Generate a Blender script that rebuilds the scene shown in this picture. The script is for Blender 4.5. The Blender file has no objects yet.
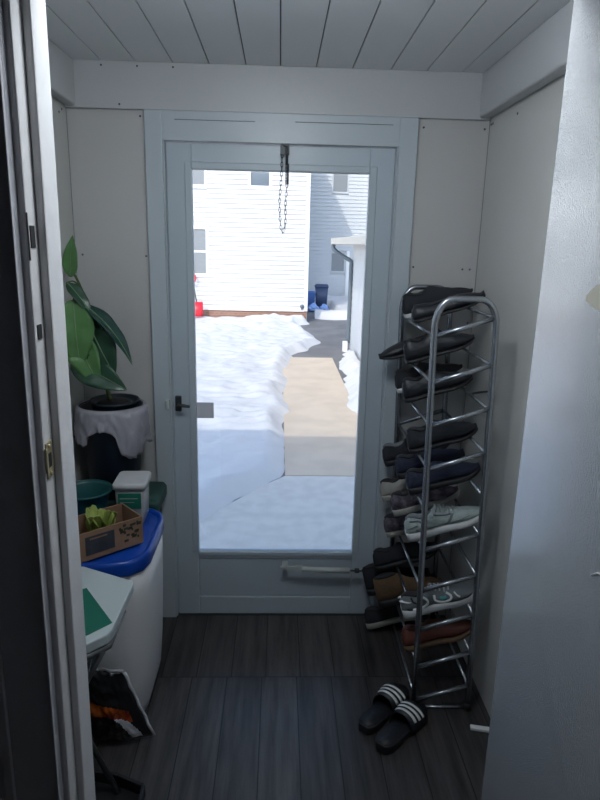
import bpy, bmesh, math, random
from mathutils import Vector, Matrix, noise
random.seed(7)
S = bpy.context.scene
COL = S.collection
R = math.radians
FILL_LAMP, SKY, SUN, EXPO = 30.0, .42, 2.1, 0.0
V = Vector

# ------------------------------------------------------------------ materials
def new_mat(name):
    m = bpy.data.materials.new(name); m.use_nodes = True
    nt = m.node_tree
    return m, nt, nt.nodes['Principled BSDF']

def mat(name, col, rough=.5, metal=0, spec=.5, bump=0, bscale=60, var=0, vscale=4, trans=0, alpha=1, coat=0, detail=4, col2=None):
    m, nt, b = new_mat(name)
    b.inputs['Base Color'].default_value = (*col, 1)
    b.inputs['Roughness'].default_value = rough
    b.inputs['Metallic'].default_value = metal
    b.inputs['Specular IOR Level'].default_value = spec
    b.inputs['Coat Weight'].default_value = coat
    b.inputs['Alpha'].default_value = alpha
    if trans: b.inputs['Transmission Weight'].default_value = trans
    if bump or var:
        tc = nt.nodes.new('ShaderNodeTexCoord')
    if bump:
        n = nt.nodes.new('ShaderNodeTexNoise'); n.inputs['Scale'].default_value = bscale; n.inputs['Detail'].default_value = detail
        nt.links.new(tc.outputs['Object'], n.inputs['Vector'])
        bp = nt.nodes.new('ShaderNodeBump'); bp.inputs['Strength'].default_value = bump; bp.inputs['Distance'].default_value = .01
        nt.links.new(n.outputs['Fac'], bp.inputs['Height']); nt.links.new(bp.outputs['Normal'], b.inputs['Normal'])
    if var:
        n2 = nt.nodes.new('ShaderNodeTexNoise'); n2.inputs['Scale'].default_value = vscale; n2.inputs['Detail'].default_value = 5
        nt.links.new(tc.outputs['Object'], n2.inputs['Vector'])
        mx = nt.nodes.new('ShaderNodeMix'); mx.data_type = 'RGBA'
        c2 = col2 or tuple(c*(1-var) for c in col)
        mx.inputs[6].default_value = (*col, 1); mx.inputs[7].default_value = (*c2, 1)
        rp = nt.nodes.new('ShaderNodeMapRange'); rp.inputs[1].default_value = .4; rp.inputs[2].default_value = .62
        nt.links.new(n2.outputs['Fac'], rp.inputs[0]); nt.links.new(rp.outputs[0], mx.inputs[0])
        nt.links.new(mx.outputs[2], b.inputs['Base Color'])
    return m

M = {}
M['white_trim'] = mat('white trim paint', (.49, .50, .51), .38, bump=.06, bscale=35)
M['door_paint'] = mat('storm door paint', (.45, .515, .565), .35, bump=.05, bscale=30)
M['casing_paint'] = mat('door casing paint', (.47, .525, .56), .36, bump=.06, bscale=35)
M['panel'] = mat('painted panel', (.56, .555, .53), .33, bump=.08, bscale=9, var=.05, vscale=2)
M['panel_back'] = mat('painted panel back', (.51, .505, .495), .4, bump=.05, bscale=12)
M['ceiling'] = mat('ceiling paint', (.76, .775, .785), .33, bump=.06, bscale=20)
M['gap'] = mat('shadow gap', (.17, .17, .18), .8)
M['rust'] = mat('nail head', (.10, .09, .09), .6)
M['gloss_door'] = mat('orange peel gloss paint', (.61, .62, .64), .25, metal=.55, bump=.6, bscale=280, detail=3, spec=1.0, coat=1)
M['gloss_door'].node_tree.nodes['Principled BSDF'].inputs['Coat Roughness'].default_value = .16
M['gloss_door'].node_tree.nodes['Principled BSDF'].inputs['Coat IOR'].default_value = 2.1
M['gloss_door'].node_tree.nodes['Principled BSDF'].inputs['IOR'].default_value = 1.8
M['chip'] = mat('bare cream undercoat', (.60, .57, .48), .7)
M['jamb'] = mat('jamb paint', (.76, .75, .76), .45, bump=.25, bscale=25)
M['casing_dark'] = mat('interior casing paint', (.62, .62, .66), .5, bump=.1, bscale=30)
M['room'] = mat('interior wall paint', (.62, .63, .66), .8)
M['room_floor'] = mat('interior floor', (.10, .08, .06), .5)
M['brass'] = mat('worn brass', (.55, .48, .30), .4, metal=.6, bump=.2, bscale=120)
M['mortise'] = mat('dark mortise', (.02, .02, .022), .8)
M['chrome'] = mat('brushed chrome tube', (.36, .38, .41), .27, metal=.9)
M['greymetal'] = mat('grey painted tube', (.10, .105, .11), .4, metal=.3)
M['darkmetal'] = mat('dark metal', (.05, .055, .06), .45, metal=.4)
M['closer'] = mat('closer tube paint', (.50, .53, .52), .35)
M['black'] = mat('black rubber', (.012, .013, .016), .5)
M['blacksat'] = mat('black satin upper', (.013, .015, .02), .45, bump=.2, bscale=90)
M['blackfab'] = mat('black fabric', (.016, .018, .024), .85, bump=.3, bscale=200)
M['navy'] = mat('navy fabric', (.015, .02, .045), .8, bump=.3, bscale=150)
M['lining'] = mat('dark lining', (.02, .02, .024), .9)
M['white_rubber'] = mat('white rubber sole', (.62, .63, .63), .5)
M['grey_knit'] = mat('pale grey knit', (.36, .42, .41), .85, bump=.4, bscale=160, var=.15, vscale=60)
M['grey_dark'] = mat('mid grey overlay', (.14, .16, .17), .7, bump=.2, bscale=100)
M['cream'] = mat('cream canvas', (.36, .35, .32), .8, bump=.3, bscale=120, var=.2, vscale=20)
M['purple'] = mat('dusky purple knit', (.05, .042, .06), .85, bump=.4, bscale=140, var=.5, vscale=35, col2=(.14, .12, .15))
M['teal'] = mat('teal overlay', (.06, .30, .30), .5)
M['tan'] = mat('tan suede', (.145, .085, .045), .85, bump=.3, bscale=80, var=.25, vscale=12)
M['rusty'] = mat('rust red leather', (.11, .03, .02), .6, bump=.2, bscale=60)
M['lace_white'] = mat('white lace', (.55, .57, .58), .8)
M['lace_grey'] = mat('grey lace', (.30, .33, .34), .8)
M['stripe'] = mat('white stripe', (.78, .78, .78), .5)
M['bin'] = mat('white bin plastic', (.78, .78, .79), .4, bump=.03, bscale=8)
M['blue'] = mat('blue lid plastic', (.004, .055, .36), .3)
M['tote'] = mat('dark green tote', (.012, .065, .05), .5)
M['pot'] = mat('dark planter plastic', (.012, .022, .035), .5, var=.3, vscale=6)
M['soil'] = mat('dark soil', (.02, .018, .018), .95, bump=.8, bscale=40)
M['stem'] = mat('plant stem', (.06, .09, .03), .7)
M['cardboard'] = mat('brown cardboard', (.27, .16, .10), .85, bump=.1, bscale=70, var=.15, vscale=10)
M['boxprint'] = mat('dark grey box print', (.045, .05, .06), .8, var=.35, vscale=18)
M['boxprint2'] = mat('dark green box print', (.05, .055, .03), .8, var=.5, vscale=40)
M['lettuce'] = mat('yellow green leaf', (.36, .44, .10), .6, bump=.4, bscale=50, var=.3, vscale=25)
M['basin'] = mat('dark teal plastic', (.008, .075, .08), .35)
M['board'] = mat('white board', (.47, .53, .53), .5)
M['green'] = mat('green panel', (.004, .13, .085), .55)
M['bagblack'] = mat('black foil', (.008, .008, .010), .3, bump=.15, bscale=30, coat=.2)
M['bagorange'] = mat('orange foil', (.70, .16, .02), .25, bump=.3, bscale=30, var=.5, vscale=14, col2=(.20, .02, .012))
M['bagwhite'] = mat('silver white foil', (.75, .76, .78), .3, bump=.3, bscale=30)
M['paper'] = mat('white paper', (.75, .75, .75), .8)
M['sticker'] = None
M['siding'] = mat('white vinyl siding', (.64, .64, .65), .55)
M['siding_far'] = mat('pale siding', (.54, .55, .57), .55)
M['brick'] = None
M['house_trim'] = mat('house white trim', (.82, .82, .83), .5)
M['winglass'] = mat('window glass pane', (.16, .19, .23), .12, spec=.6, var=.15, vscale=1.2)
M['shutter'] = mat('window blind', (.25, .265, .28), .7)
M['roof'] = mat('asphalt shingle', (.10, .09, .09), .9, bump=.5, bscale=20)
M['garage_trim'] = mat('garage soffit paint', (.62, .57, .50), .6)
M['gutter'] = mat('grey gutter metal', (.14, .17, .20), .4, metal=.2)
M['walk'] = mat('walkway concrete', (.74, .60, .46), .9, bump=.25, bscale=30, var=.10, vscale=3)
M['patio'] = mat('patio concrete', (.78, .715, .64), .9, bump=.08, bscale=90, var=.10, vscale=9)
M['asphalt'] = mat('driveway asphalt', (.22, .21, .21), .95, bump=.3, bscale=40, var=.2, vscale=2)
M['snow'] = mat('snow', (.73, .70, .68), .65, bump=1.0, bscale=7, detail=7)
M['red'] = mat('red plastic', (.75, .02, .04), .4)
M['shaft'] = mat('dark shaft', (.06, .05, .05), .6)
M['recycle'] = mat('blue grey bin plastic', (.05, .075, .15), .5)
M['recycle2'] = mat('blue bin plastic', (.10, .20, .50), .45)
M['bluebag'] = mat('light blue plastic sack', (.30, .45, .80), .3)
M['bluebag'].node_tree.nodes['Principled BSDF'].inputs['Roughness'].default_value = .35

def mix_transparent(name, col, rough, fac_opaque):
    m, nt, b = new_mat(name)
    b.inputs['Base Color'].default_value = (*col, 1); b.inputs['Roughness'].default_value = rough
    tr = nt.nodes.new('ShaderNodeBsdfTransparent'); mx = nt.nodes.new('ShaderNodeMixShader')
    mx.inputs[0].default_value = fac_opaque
    out = nt.nodes['Material Output']
    nt.links.new(tr.outputs[0], mx.inputs[1]); nt.links.new(b.outputs[0], mx.inputs[2]); nt.links.new(mx.outputs[0], out.inputs[0])
    return m
def glass(name):
    m = bpy.data.materials.new(name); m.use_nodes = True; nt = m.node_tree
    nt.nodes.remove(nt.nodes['Principled BSDF'])
    tr = nt.nodes.new('ShaderNodeBsdfTransparent'); tr.inputs[0].default_value = (.96, .98, .98, 1)
    gl = nt.nodes.new('ShaderNodeBsdfGlossy'); gl.inputs['Roughness'].default_value = .01
    fr = nt.nodes.new('ShaderNodeFresnel'); fr.inputs[0].default_value = 1.45
    mx = nt.nodes.new('ShaderNodeMixShader')
    nt.links.new(fr.outputs[0], mx.inputs[0]); nt.links.new(tr.outputs[0], mx.inputs[1]); nt.links.new(gl.outputs[0], mx.inputs[2])
    nt.links.new(mx.outputs[0], nt.nodes['Material Output'].inputs[0])
    return m
M['glass'] = glass('clear pane')
M['sticker'] = mix_transparent('grey decal', (.22, .22, .235), .7, .62)
M['clear'] = mix_transparent('cloudy clear plastic', (.55, .56, .56), .3, .55)
M['lid'] = mat('cloudy white lid', (.55, .56, .57), .4)
M['filmbag'] = mix_transparent('white plastic film', (.42, .41, .46), .3, .75)

def emit(name, col, k):
    m, nt, b = new_mat(name); b.inputs['Base Color'].default_value = (.8, .8, .8, 1)
    b.inputs['Emission Color'].default_value = (*col, 1); b.inputs['Emission Strength'].default_value = k; return m
M['fill_lamp'] = emit('lamp diffuser', (.88, .95, 1.0), FILL_LAMP)  # glow of the added, unseen fill light on the porch ceiling
def leafmat(name, c1, c2, rough):
    m, nt, b = new_mat(name)
    b.inputs['Roughness'].default_value = rough
    tc = nt.nodes.new('ShaderNodeTexCoord')
    n = nt.nodes.new('ShaderNodeTexNoise'); n.inputs['Scale'].default_value = 22
    nt.links.new(tc.outputs['Object'], n.inputs['Vector'])
    mx = nt.nodes.new('ShaderNodeMix'); mx.data_type = 'RGBA'
    mx.inputs[6].default_value = (*c1, 1); mx.inputs[7].default_value = (*c2, 1)
    nt.links.new(n.outputs['Fac'], mx.inputs[0]); nt.links.new(mx.outputs[2], b.inputs['Base Color'])
    return m
M['leaf_light'] = leafmat('light green leaf', (.06, .17, .05), (.12, .26, .09), .4)
M['leaf_dark'] = leafmat('dark green leaf', (.012, .05, .03), (.03, .085, .045), .35)
M['leaf_gloss'] = leafmat('glossy dark leaf', (.01, .04, .035), (.02, .07, .05), .16)
M['vein'] = mat('leaf vein', (.16, .26, .13), .5)

def brickmat():
    m, nt, b = new_mat('foundation brick')
    tc = nt.nodes.new('ShaderNodeTexCoord'); mp = nt.nodes.new('ShaderNodeMapping')
    mp.inputs['Rotation'].default_value = (R(90), 0, 0)
    br = nt.nodes.new('ShaderNodeTexBrick'); br.inputs['Scale'].default_value = 4
    br.inputs['Color1'].default_value = (.36, .19, .13, 1); br.inputs['Color2'].default_value = (.30, .15, .11, 1); br.inputs['Mortar'].default_value = (.36, .30, .26, 1)
    nt.links.new(tc.outputs['Object'], mp.inputs[0]); nt.links.new(mp.outputs[0], br.inputs['Vector'])
    nt.links.new(br.outputs['Color'], b.inputs['Base Color']); b.inputs['Roughness'].default_value = .9
    return m
M['brick'] = brickmat()

def floormat():
    m, nt, b = new_mat('dark vinyl plank')
    N = nt.nodes.new; L = nt.links.new
    tc = N('ShaderNodeTexCoord'); sp = N('ShaderNodeSeparateXYZ'); L(tc.outputs['Object'], sp.inputs[0])
    def math_(op, a, bb=None):
        n = N('ShaderNodeMath'); n.operation = op
        if isinstance(a, (int, float)): n.inputs[0].default_value = a
        else: L(a, n.inputs[0])
        if bb is not None:
            if isinstance(bb, (int, float)): n.inputs[1].default_value = bb
            else: L(bb, n.inputs[1])
        return n.outputs[0]
    row = math_('GREATER_THAN', sp.outputs['Y'], -.421)
    xs = math_('ADD', sp.outputs['X'], math_('MULTIPLY', row, -.015))
    u = math_('DIVIDE', math_('ADD', xs, 2.0), .1365)
    fr = math_('FRACT', math_('ADD', u, .70)); idx = math_('FLOOR', math_('ADD', u, .70))
    edge = math_('LESS_THAN', math_('MINIMUM', fr, math_('SUBTRACT', 1.0, fr)), .014)
    seam = math_('LESS_THAN', math_('ABSOLUTE', math_('ADD', sp.outputs['Y'], .421)), .0022)
    groove = math_('MAXIMUM', edge, seam)
    wn = N('ShaderNodeTexWhiteNoise'); wn.noise_dimensions = '2D'
    cb = N('ShaderNodeCombineXYZ'); L(idx, cb.inputs[0]); L(row, cb.inputs[1]); L(cb.outputs[0], wn.inputs['Vector'])
    mp = N('ShaderNodeMapping'); mp.inputs['Scale'].default_value = (38, 2.6, 1); L(tc.outputs['Object'], mp.inputs[0])
    addv = N('ShaderNodeVectorMath'); addv.operation = 'ADD'; L(mp.outputs[0], addv.inputs[0])
    sc = N('ShaderNodeVectorMath'); sc.operation = 'SCALE'; L(wn.outputs['Color'], sc.inputs[0]); sc.inputs['Scale'].default_value = 30; L(sc.outputs[0], addv.inputs[1])
    gn = N('ShaderNodeTexNoise'); gn.inputs['Scale'].default_value = 1; gn.inputs['Detail'].default_value = 6; gn.inputs['Roughness'].default_value = .65; L(addv.outputs[0], gn.inputs['Vector'])
    ramp = N('ShaderNodeValToRGB'); L(gn.outputs['Fac'], ramp.inputs[0])
    ramp.color_ramp.elements[0].position = .30; ramp.color_ramp.elements[0].color = (.020, .018, .019, 1)
    ramp.color_ramp.elements[1].position = .72; ramp.color_ramp.elements[1].color = (.095, .088, .088, 1)
    hs = N('ShaderNodeMix'); hs.data_type = 'RGBA'; hs.blend_type = 'MULTIPLY'; hs.inputs[0].default_value = 1
    g2 = math_('ADD', math_('MULTIPLY', wn.outputs['Value'], .5), .7)
    cg = N('ShaderNodeCombineXYZ'); [L(g2, cg.inputs[i]) for i in range(3)]
    L(ramp.outputs[0], hs.inputs[6]); L(cg.outputs[0], hs.inputs[7])
    mg = N('ShaderNodeMix'); mg.data_type = 'RGBA'; L(groove, mg.inputs[0]); L(hs.outputs[2], mg.inputs[6]); mg.inputs[7].default_value = (.004, .004, .005, 1)
    L(mg.outputs[2], b.inputs['Base Color'])
    b.inputs['Roughness'].default_value = .36
    hgt = math_('SUBTRACT', math_('MULTIPLY', gn.outputs['Fac'], .35), groove)
    bp = N('ShaderNodeBump'); bp.inputs['Strength'].default_value = .35; bp.inputs['Distance'].default_value = .003
    L(hgt, bp.inputs['Height']); L(bp.outputs[0], b.inputs['Normal'])
    return m
M['floor'] = floormat()

# ------------------------------------------------------------------ mesh building
class MB:
    def __init__(s): s.bm = bmesh.new(); s.mats = []
    def mi(s, m):
        if m is None: return 0
        if m not in s.mats: s.mats.append(m)
        return s.mats.index(m)
    def add(s, verts, faces, m=None, T=None, smooth=False):
        k = s.mi(m); bv = [s.bm.verts.new((T @ V(v)) if T else V(v)) for v in verts]
        for f in faces:
            try:
                fa = s.bm.faces.new([bv[i] for i in f]); fa.material_index = k; fa.smooth = smooth
            except ValueError: pass
        return bv
    def box(s, a, b, m=None, T=None, bev=0):
        (x0, y0, z0), (x1, y1, z1) = a, b
        if bev:
            t = bmesh.new()
            bmesh.ops.create_cube(t, size=1, matrix=Matrix.Translation(((x0+x1)/2, (y0+y1)/2, (z0+z1)/2)) @ Matrix.Diagonal((x1-x0, y1-y0, z1-z0, 1)))
            bmesh.ops.bevel(t, geom=list(t.edges), offset=bev, segments=2, affect='EDGES', profile=.5)
            t.verts.index_update()
            s.add([v.co.copy() for v in t.verts], [[v.index for v in f.verts] for f in t.faces], m, T, True); t.free()
            return
        vs = [(x0,y0,z0),(x1,y0,z0),(x1,y1,z0),(x0,y1,z0),(x0,y0,z1),(x1,y0,z1),(x1,y1,z1),(x0,y1,z1)]
        s.add(vs, [(0,3,2,1),(4,5,6,7),(0,1,5,4),(1,2,6,5),(2,3,7,6),(3,0,4,7)], m, T)
    def prism(s, poly, z0, z1, m=None, T=None, smooth=False):
        n = len(poly)
        vs = [(x, y, z0) for x, y in poly] + [(x, y, z1) for x, y in poly]
        s.add(vs, [tuple(range(n))[::-1], tuple(range(n, 2*n))] + [(i, (i+1) % n, n+(i+1) % n, n+i) for i in range(n)], m, T, smooth)
    def loft(s, rings, m=None, T=None, cap=(True, True), smooth=True, closed=True):
        n = len(rings[0]); vs = [p for r in rings for p in r]; fs = []
        for k in range(len(rings)-1):
            for i in range(n if closed else n-1):
                j = (i+1) % n
                fs.append((k*n+i, k*n+j, (k+1)*n+j, (k+1)*n+i))
        if closed and cap[0]: fs.append(tuple(range(n))[::-1])
        if closed and cap[1]: fs.append(tuple(range((len(rings)-1)*n, len(rings)*n)))
        s.add(vs, fs, m, T, smooth)
    def tube(s, pts, r, m=None, T=None, n=10, cyc=False):
        pts = [V(p) for p in pts]; rings = []
        prev = None
        for i, p in enumerate(pts):
            if cyc: d = (pts[(i+1) % len(pts)] - pts[i-1])
            else: d = pts[min(i+1, len(pts)-1)] - pts[max(i-1, 0)]
            d.normalize()
            if prev is None:
                a = d.orthogonal().normalized()
            else:
                a = (prev - d*prev.dot(d)).normalized()
            prev = a; b = d.cross(a)
            rr = r[i] if isinstance(r, (list, tuple)) else r
            rings.append([p + (a*math.cos(2*math.pi*k/n) + b*math.sin(2*math.pi*k/n))*rr for k in range(n)])
        if cyc: rings.append(rings[0])
        s.loft(rings, m, T, cap=(not cyc, not cyc))
    def lathe(s, prof, m=None, T=None, n=28, cap=(True, True)):
        rings = [[(r*math.cos(2*math.pi*k/n), r*math.sin(2*math.pi*k/n), z) for k in range(n)] for r, z in prof]
        s.loft(rings, m, T, cap)
    def build(s, name, m=None, parent=None, bevel=0, solid=0, sub=0):
        if not s.mats and m: s.mats = [m]
        elif m and s.mats and m not in s.mats: s.mats.append(m)
        bmesh.ops.recalc_face_normals(s.bm, faces=list(s.bm.faces))
        me = bpy.data.meshes.new(name); s.bm.to_mesh(me); s.bm.free()
        for mm in s.mats: me.materials.append(mm)
        o = bpy.data.objects.new(name, me); COL.objects.link(o)
        if parent: o.parent = parent
        if solid:
            d = o.modifiers.new('thick', 'SOLIDIFY'); d.thickness = solid; d.offset = 0
        if bevel:
            d = o.modifiers.new('bevel', 'BEVEL'); d.width = bevel; d.segments = 2; d.limit_method = 'ANGLE'; d.angle_limit = R(40)
        if sub:
            d = o.modifiers.new('sub', 'SUBSURF'); d.levels = sub; d.render_levels = sub
        return o

def tag(o, label, cat, group=None, kind=None):
    if label: o['label'] = label
    if cat: o['category'] = cat
    if group: o['group'] = group
    if kind: o['kind'] = kind
    return o
def thing(name, label, cat, loc=(0, 0, 0), rz=0, group=None):
    o = bpy.data.objects.new(name, None); COL.objects.link(o); o.empty_display_size = .05
    o.location = loc; o.rotation_euler = (0, 0, rz)
    return tag(o, label, cat, group)
def struct(name, mb, m=None, label=None, cat=None, **k):
    o = mb.build(name, m, **k); o['kind'] = 'structure'
    if label: o['label'] = label
    if cat: o['category'] = cat
    return o
def boxpart(name, a, b, m, parent=None, bev=0, T=None):
    q = MB(); q.box(a, b, m, T=T); return q.build(name, m, parent, bevel=bev)
def smooth_path(pts, k=6):
    pts = [V(p) for p in pts]; out = []
    for i in range(len(pts)-1):
        p0, p1, p2, p3 = pts[max(i-1, 0)], pts[i], pts[i+1], pts[min(i+2, len(pts)-1)]
        for j in range(k):
            t = j/k
            out.append(.5*((2*p1)+(p2-p0)*t+(2*p0-5*p1+4*p2-p3)*t*t+(3*p1-p0-3*p2+p3)*t**3))
    out.append(pts[-1]); return out

# ------------------------------------------------------------------ porch shell
W0, W1, YF, ZC = -.80, .79, -1.42, 2.29
q = MB(); q.box((W0-.1, YF-.12, -.06), (W1+.1, .12, 0)); struct('floor', q, M['floor'], 'dark wood-look vinyl plank floor of the porch', 'floor')
# ceiling planks with v-gaps, running away from the camera
q = MB(); edges = [-.82, -.66, -.535, -.40, -.268, -.134, -.008, .124, .258, .399, .532, .665, .81]
for a, b in zip(edges[:-1], edges[1:]):
    q.box((a+.0022, YF-.02, ZC), (b-.0022, .06, ZC+.012), M['ceiling'])
q.box((W0-.1, YF-.02, ZC+.008), (W1+.1, .12, ZC+.05), M['gap'])
struct('ceiling', q, None, 'white painted plank ceiling with dark gaps between planks', 'ceiling')
# side walls
def nails(q, pts, axis):
    for p in pts:
        if axis == 'y': T = Matrix.Translation(p) @ Matrix.Rotation(R(90), 4, 'X')
        else: T = Matrix.Translation(p) @ Matrix.Rotation(R(90), 4, 'Y')
        q.lathe([(.0042, -.002), (.0042, .0012), (.002, .002)], M['rust'], T, n=8)
WY0, WY1, WZ0, WZ1 = -1.22, -.42, .95, 1.95
q = MB(); q.box((W0-.1, YF, -.06), (W0, WY0, ZC+.05), M['panel']); q.box((W0-.1, WY1, -.06), (W0, .12, ZC+.05), M['panel'])
q.box((W0-.1, WY0, -.06), (W0, WY1, WZ0), M['panel']); q.box((W0-.1, WY0, WZ1), (W0, WY1, ZC+.05), M['panel'])
nails(q, [(W0, -.09, 2.10), (W0, -.035, 1.6), (W0, -.06, 2.115)], 'x')
q.box((W0-.002, -.012, 0), (W0+.001, -.009, 2.13), M['gap'])
struct('wall_left', q, None, 'white painted panel wall on the left of the porch', 'wall')
q = MB()
for a, b in (((W0-.07, WY0, WZ0), (W0-.02, WY0+.05, WZ1)), ((W0-.07, WY1-.05, WZ0), (W0-.02, WY1, WZ1)), ((W0-.07, WY0, WZ0), (W0-.02, WY1, WZ0+.05)), ((W0-.07, WY0, WZ1-.05), (W0-.02, WY1, WZ1)), ((W0-.07, WY0, 1.43), (W0-.02, WY1, 1.47))): q.box(a, b)
wf = struct('added_window', q, M['white_trim'], 'added unseen white sash window lighting the porch from the left wall', 'window')  # window added out of view to let more skylight into the porch
boxpart('added_window_pane', (W0-.047, WY0+.05, WZ0+.05), (W0-.043, WY1-.05, WZ1-.05), M['glass'], wf)
q = MB(); q.box((W1, YF, -.06), (W1+.1, .12, ZC+.05), M['panel'])
nails(q, [(W1, -.03, 2.112), (W1, -.05, 2.112), (W1, -.30, 2.10), (W1, -.03, 1.36)], 'x')
q.box((W1-.001, -.014, 0), (W1+.002, -.010, 2.13), M['gap'])
struct('wall_right', q, None, 'white painted panel wall on the right of the porch', 'wall')
# back wall around the door opening
q = MB()
q.box((W0, 0, -.06), (-.45, .12, ZC+.05), M['panel_back']); q.box((.45, 0, -.06), (W1, .12, ZC+.05), M['panel_back'])
q.box((-.45, 0, 2.03), (.45, .12, ZC+.05), M['panel_back'])
nails(q, [(-.527, 0, 1.60), (-.775, 0, 1.60), (.54, 0, 2.10), (.775, 0, 2.10), (-.72, 0, 2.14), (.535, 0, 1.58), (.735, 0, 1.575), (.765, 0, 1.575), (.775, 0, 1.36), (-.53, 0, 2.11)], 'y')
struct('wall_back', q, None, 'white back wall around the storm door', 'wall')
# porch end wall beside the opening (house wall), and the opening's jambs
q = MB()
q.box((-1.9, -1.52, -.06), (-.4086, YF, 2.75), M['room']); q.box((.51, -1.52, -.06), (1.9, YF, 2.75), M['room'])
q.box((-.4086, -1.52, 2.07), (.51, YF, 2.75), M['room'])
struct('wall_front', q, None, 'house wall holding the opening the photo looks through', 'wall')
# frieze boards
q = MB(); q.box((W0, -.022, 2.13), (W1, 0, ZC), M['white_trim'])
nails(q, [(x, -.022, 2.275) for x in (-.66, -.53, -.40)] + [(-.6, -.022, 2.145)], 'y')
struct('trim_1', q, None, 'white frieze board above the storm door', 'trim', bevel=.004)
q = MB(); q.box((.742, YF, 2.135), (W1, -.022, ZC), M['white_trim']); struct('trim_2', q, M['white_trim'], 'white frieze board along the right wall', 'trim', bevel=.008)
q = MB(); q.box((W0, YF, 2.135), (-.757, -.022, ZC), M['white_trim']); struct('trim_3', q, M['white_trim'], 'white frieze board along the left wall', 'trim', bevel=.008)
# casing of the storm door
q = MB(); q.box((-.513, -.022, 0), (-.447, 0, 2.13), M['casing_paint']); q.box((-.4475, -.012, 0), (-.442, .06, 2.04), M['casing_paint'])
struct('trim_4', q, None, 'white casing left of the storm door', 'trim', bevel=.004)
q = MB(); q.box((.447, -.022, 0), (.517, 0, 2.13), M['casing_paint']); q.box((.442, -.012, 0), (.4475, .06, 2.04), M['casing_paint'])
struct('trim_5', q, None, 'white casing right of the storm door', 'trim', bevel=.004)
q = MB(); q.box((-.447, -.020, 2.026), (.447, .04, 2.13), M['casing_paint'])
q.box((-.40, -.0215, 2.098), (-.10, -.0195, 2.1005), M['gap']); q.box((.05, -.0215, 2.101), (.42, -.0195, 2.1035), M['gap'])
struct('trim_6', q, None, 'cracked white head casing over the storm door', 'trim', bevel=.003)
# floor edge pieces
q = MB(); q.box((-.45, -.004, -.02), (.45, .12, .002), M['darkmetal']); struct('trim_7', q, M['darkmetal'], 'threshold strip under the storm door', 'threshold')

# ------------------------------------------------------------------ storm door
sd = thing('door_1', 'white storm door with one tall glass pane', 'door', (0, 0, 0)); sd['kind'] = 'structure'
q = MB()
q.box((-.439, .002, .004), (-.343, .036, 2.022)); q.box((.343, .002, .004), (.439, .036, 2.022))
q.box((-.343, .002, 1.928), (.343, .036, 2.022)); q.box((-.343, .002, .004), (.343, .036, .092)); q.box((-.343, .002, .285), (.343, .036, .318))
q.build('door_frame', M['door_paint'], sd, bevel=.004)
boxpart('kick_panel', (-.343, .008, .094), (.343, .03, .284), M['door_paint'], sd, .003)
q = MB()
for a, b in (((-.37, -.004, .318), (-.343, .012, 1.955)), ((.343, -.004, .318), (.372, .012, 1.955)), ((-.343, -.004, 1.928), (.343, .012, 1.955)), ((-.343, -.004, .300), (.343, .012, .318))):
    q.box(a, b)
q.build('glazing_bead', M['door_paint'], sd, bevel=.004)
boxpart('glass_pane', (-.343, .016, .318), (.343, .020, 1.928), M['glass'], sd)
q = MB(); q.box((-.342, .0125, .935), (-.271, .0155, 1.003)); q.build('decal', M['sticker'], sd)
# latch
h = boxpart('door_handle', (-.428, -.014, .97), (-.402, .002, 1.035), M['darkmetal'], sd, .004)
q = MB(); q.tube([(-.412, -.02, 1.0), (-.412, -.045, 1.004), (-.385, -.05, 1.004), (-.362, -.048, 1.0)], [.007, .007, .0075, .006], M['darkmetal']); q.build('latch_lever', M['darkmetal'], h)
h = boxpart('strike_bracket', (-.463, -.040, .985), (-.447, -.022, 1.022), M['closer'], sd, .003)
# pneumatic closer
cl = MB(); cl.tube([(.115, -.05, .262), (.33, -.05, .256)], .0125, n=16); c0 = cl.build('door_closer', M['closer'], sd)
c = MB(); c.tube([(.33, -.05, .256), (.437, -.05, .254)], .004); c.tube([(.352, -.05, .256), (.372, -.05, .256)], .011); c.build('closer_rod', M['darkmetal'], c0)
c = MB(); c.box((.02, -.052, .262), (.12, -.046, .276)); c.box((.03, -.05, .262), (.055, .002, .274)); c.box((.085, -.05, .250), (.118, -.046, .280)); c.box((.045, -.055, .264), (.052, -.045, .29))
c.build('closer_bracket', M['closer'], c0)
c = MB(); c.box((.43, -.056, .238), (.447, -.02, .272)); c.build('closer_jamb_bracket', M['darkmetal'], c0)
# wind chain with spring
q = MB(); q.box((-.004, -.036, 1.985), (.03, -.020, 2.022), M['darkmetal']); q.tube([(.0, -.03, 2.02), (.02, -.036, 2.012), (.021, -.036, 1.95)], .005, M['darkmetal'])
br = q.build('chain_bracket', M['darkmetal'], sd)
q = MB(); hel = []
for i in range(15*10):
    a = i/10*2*math.pi; hel.append((.0225+.0065*math.cos(a), -.036+.0065*math.sin(a), 1.952-.075*i/150))
q.tube(hel, .0017, n=5); q.build('spring', M['darkmetal'], br)
q = MB()
path = smooth_path([(.0225, -.036, 1.875), (.018, -.036, 1.80), (.019, -.036, 1.74), (.010, -.034, 1.70), (.0, -.034, 1.735), (-.004, -.034, 1.82), (.001, -.032, 1.9), (.003, -.030, 1.985)], 10)
acc = 0; nxt = 0; k = 0
for a, b in zip(path[:-1], path[1:]):
    d = (b-a); l = d.length
    while nxt <= acc+l:
        p = a + d*((nxt-acc)/l); dn = d.normalized()
        rot = V((0, 0, 1)).rotation_difference(dn).to_matrix().to_4x4() @ Matrix.Rotation(R(90*(k % 2)), 4, 'Z')
        T = Matrix.Translation(p) @ rot
        q.tube([(.0042*math.cos(t), 0, .0105*math.sin(t)) for t in [2*math.pi*j/10 for j in range(10)]], .0013, None, T, n=4, cyc=True)
        nxt += .0165; k += 1
    acc += l
q.build('chain', M['darkmetal'], br)

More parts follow.
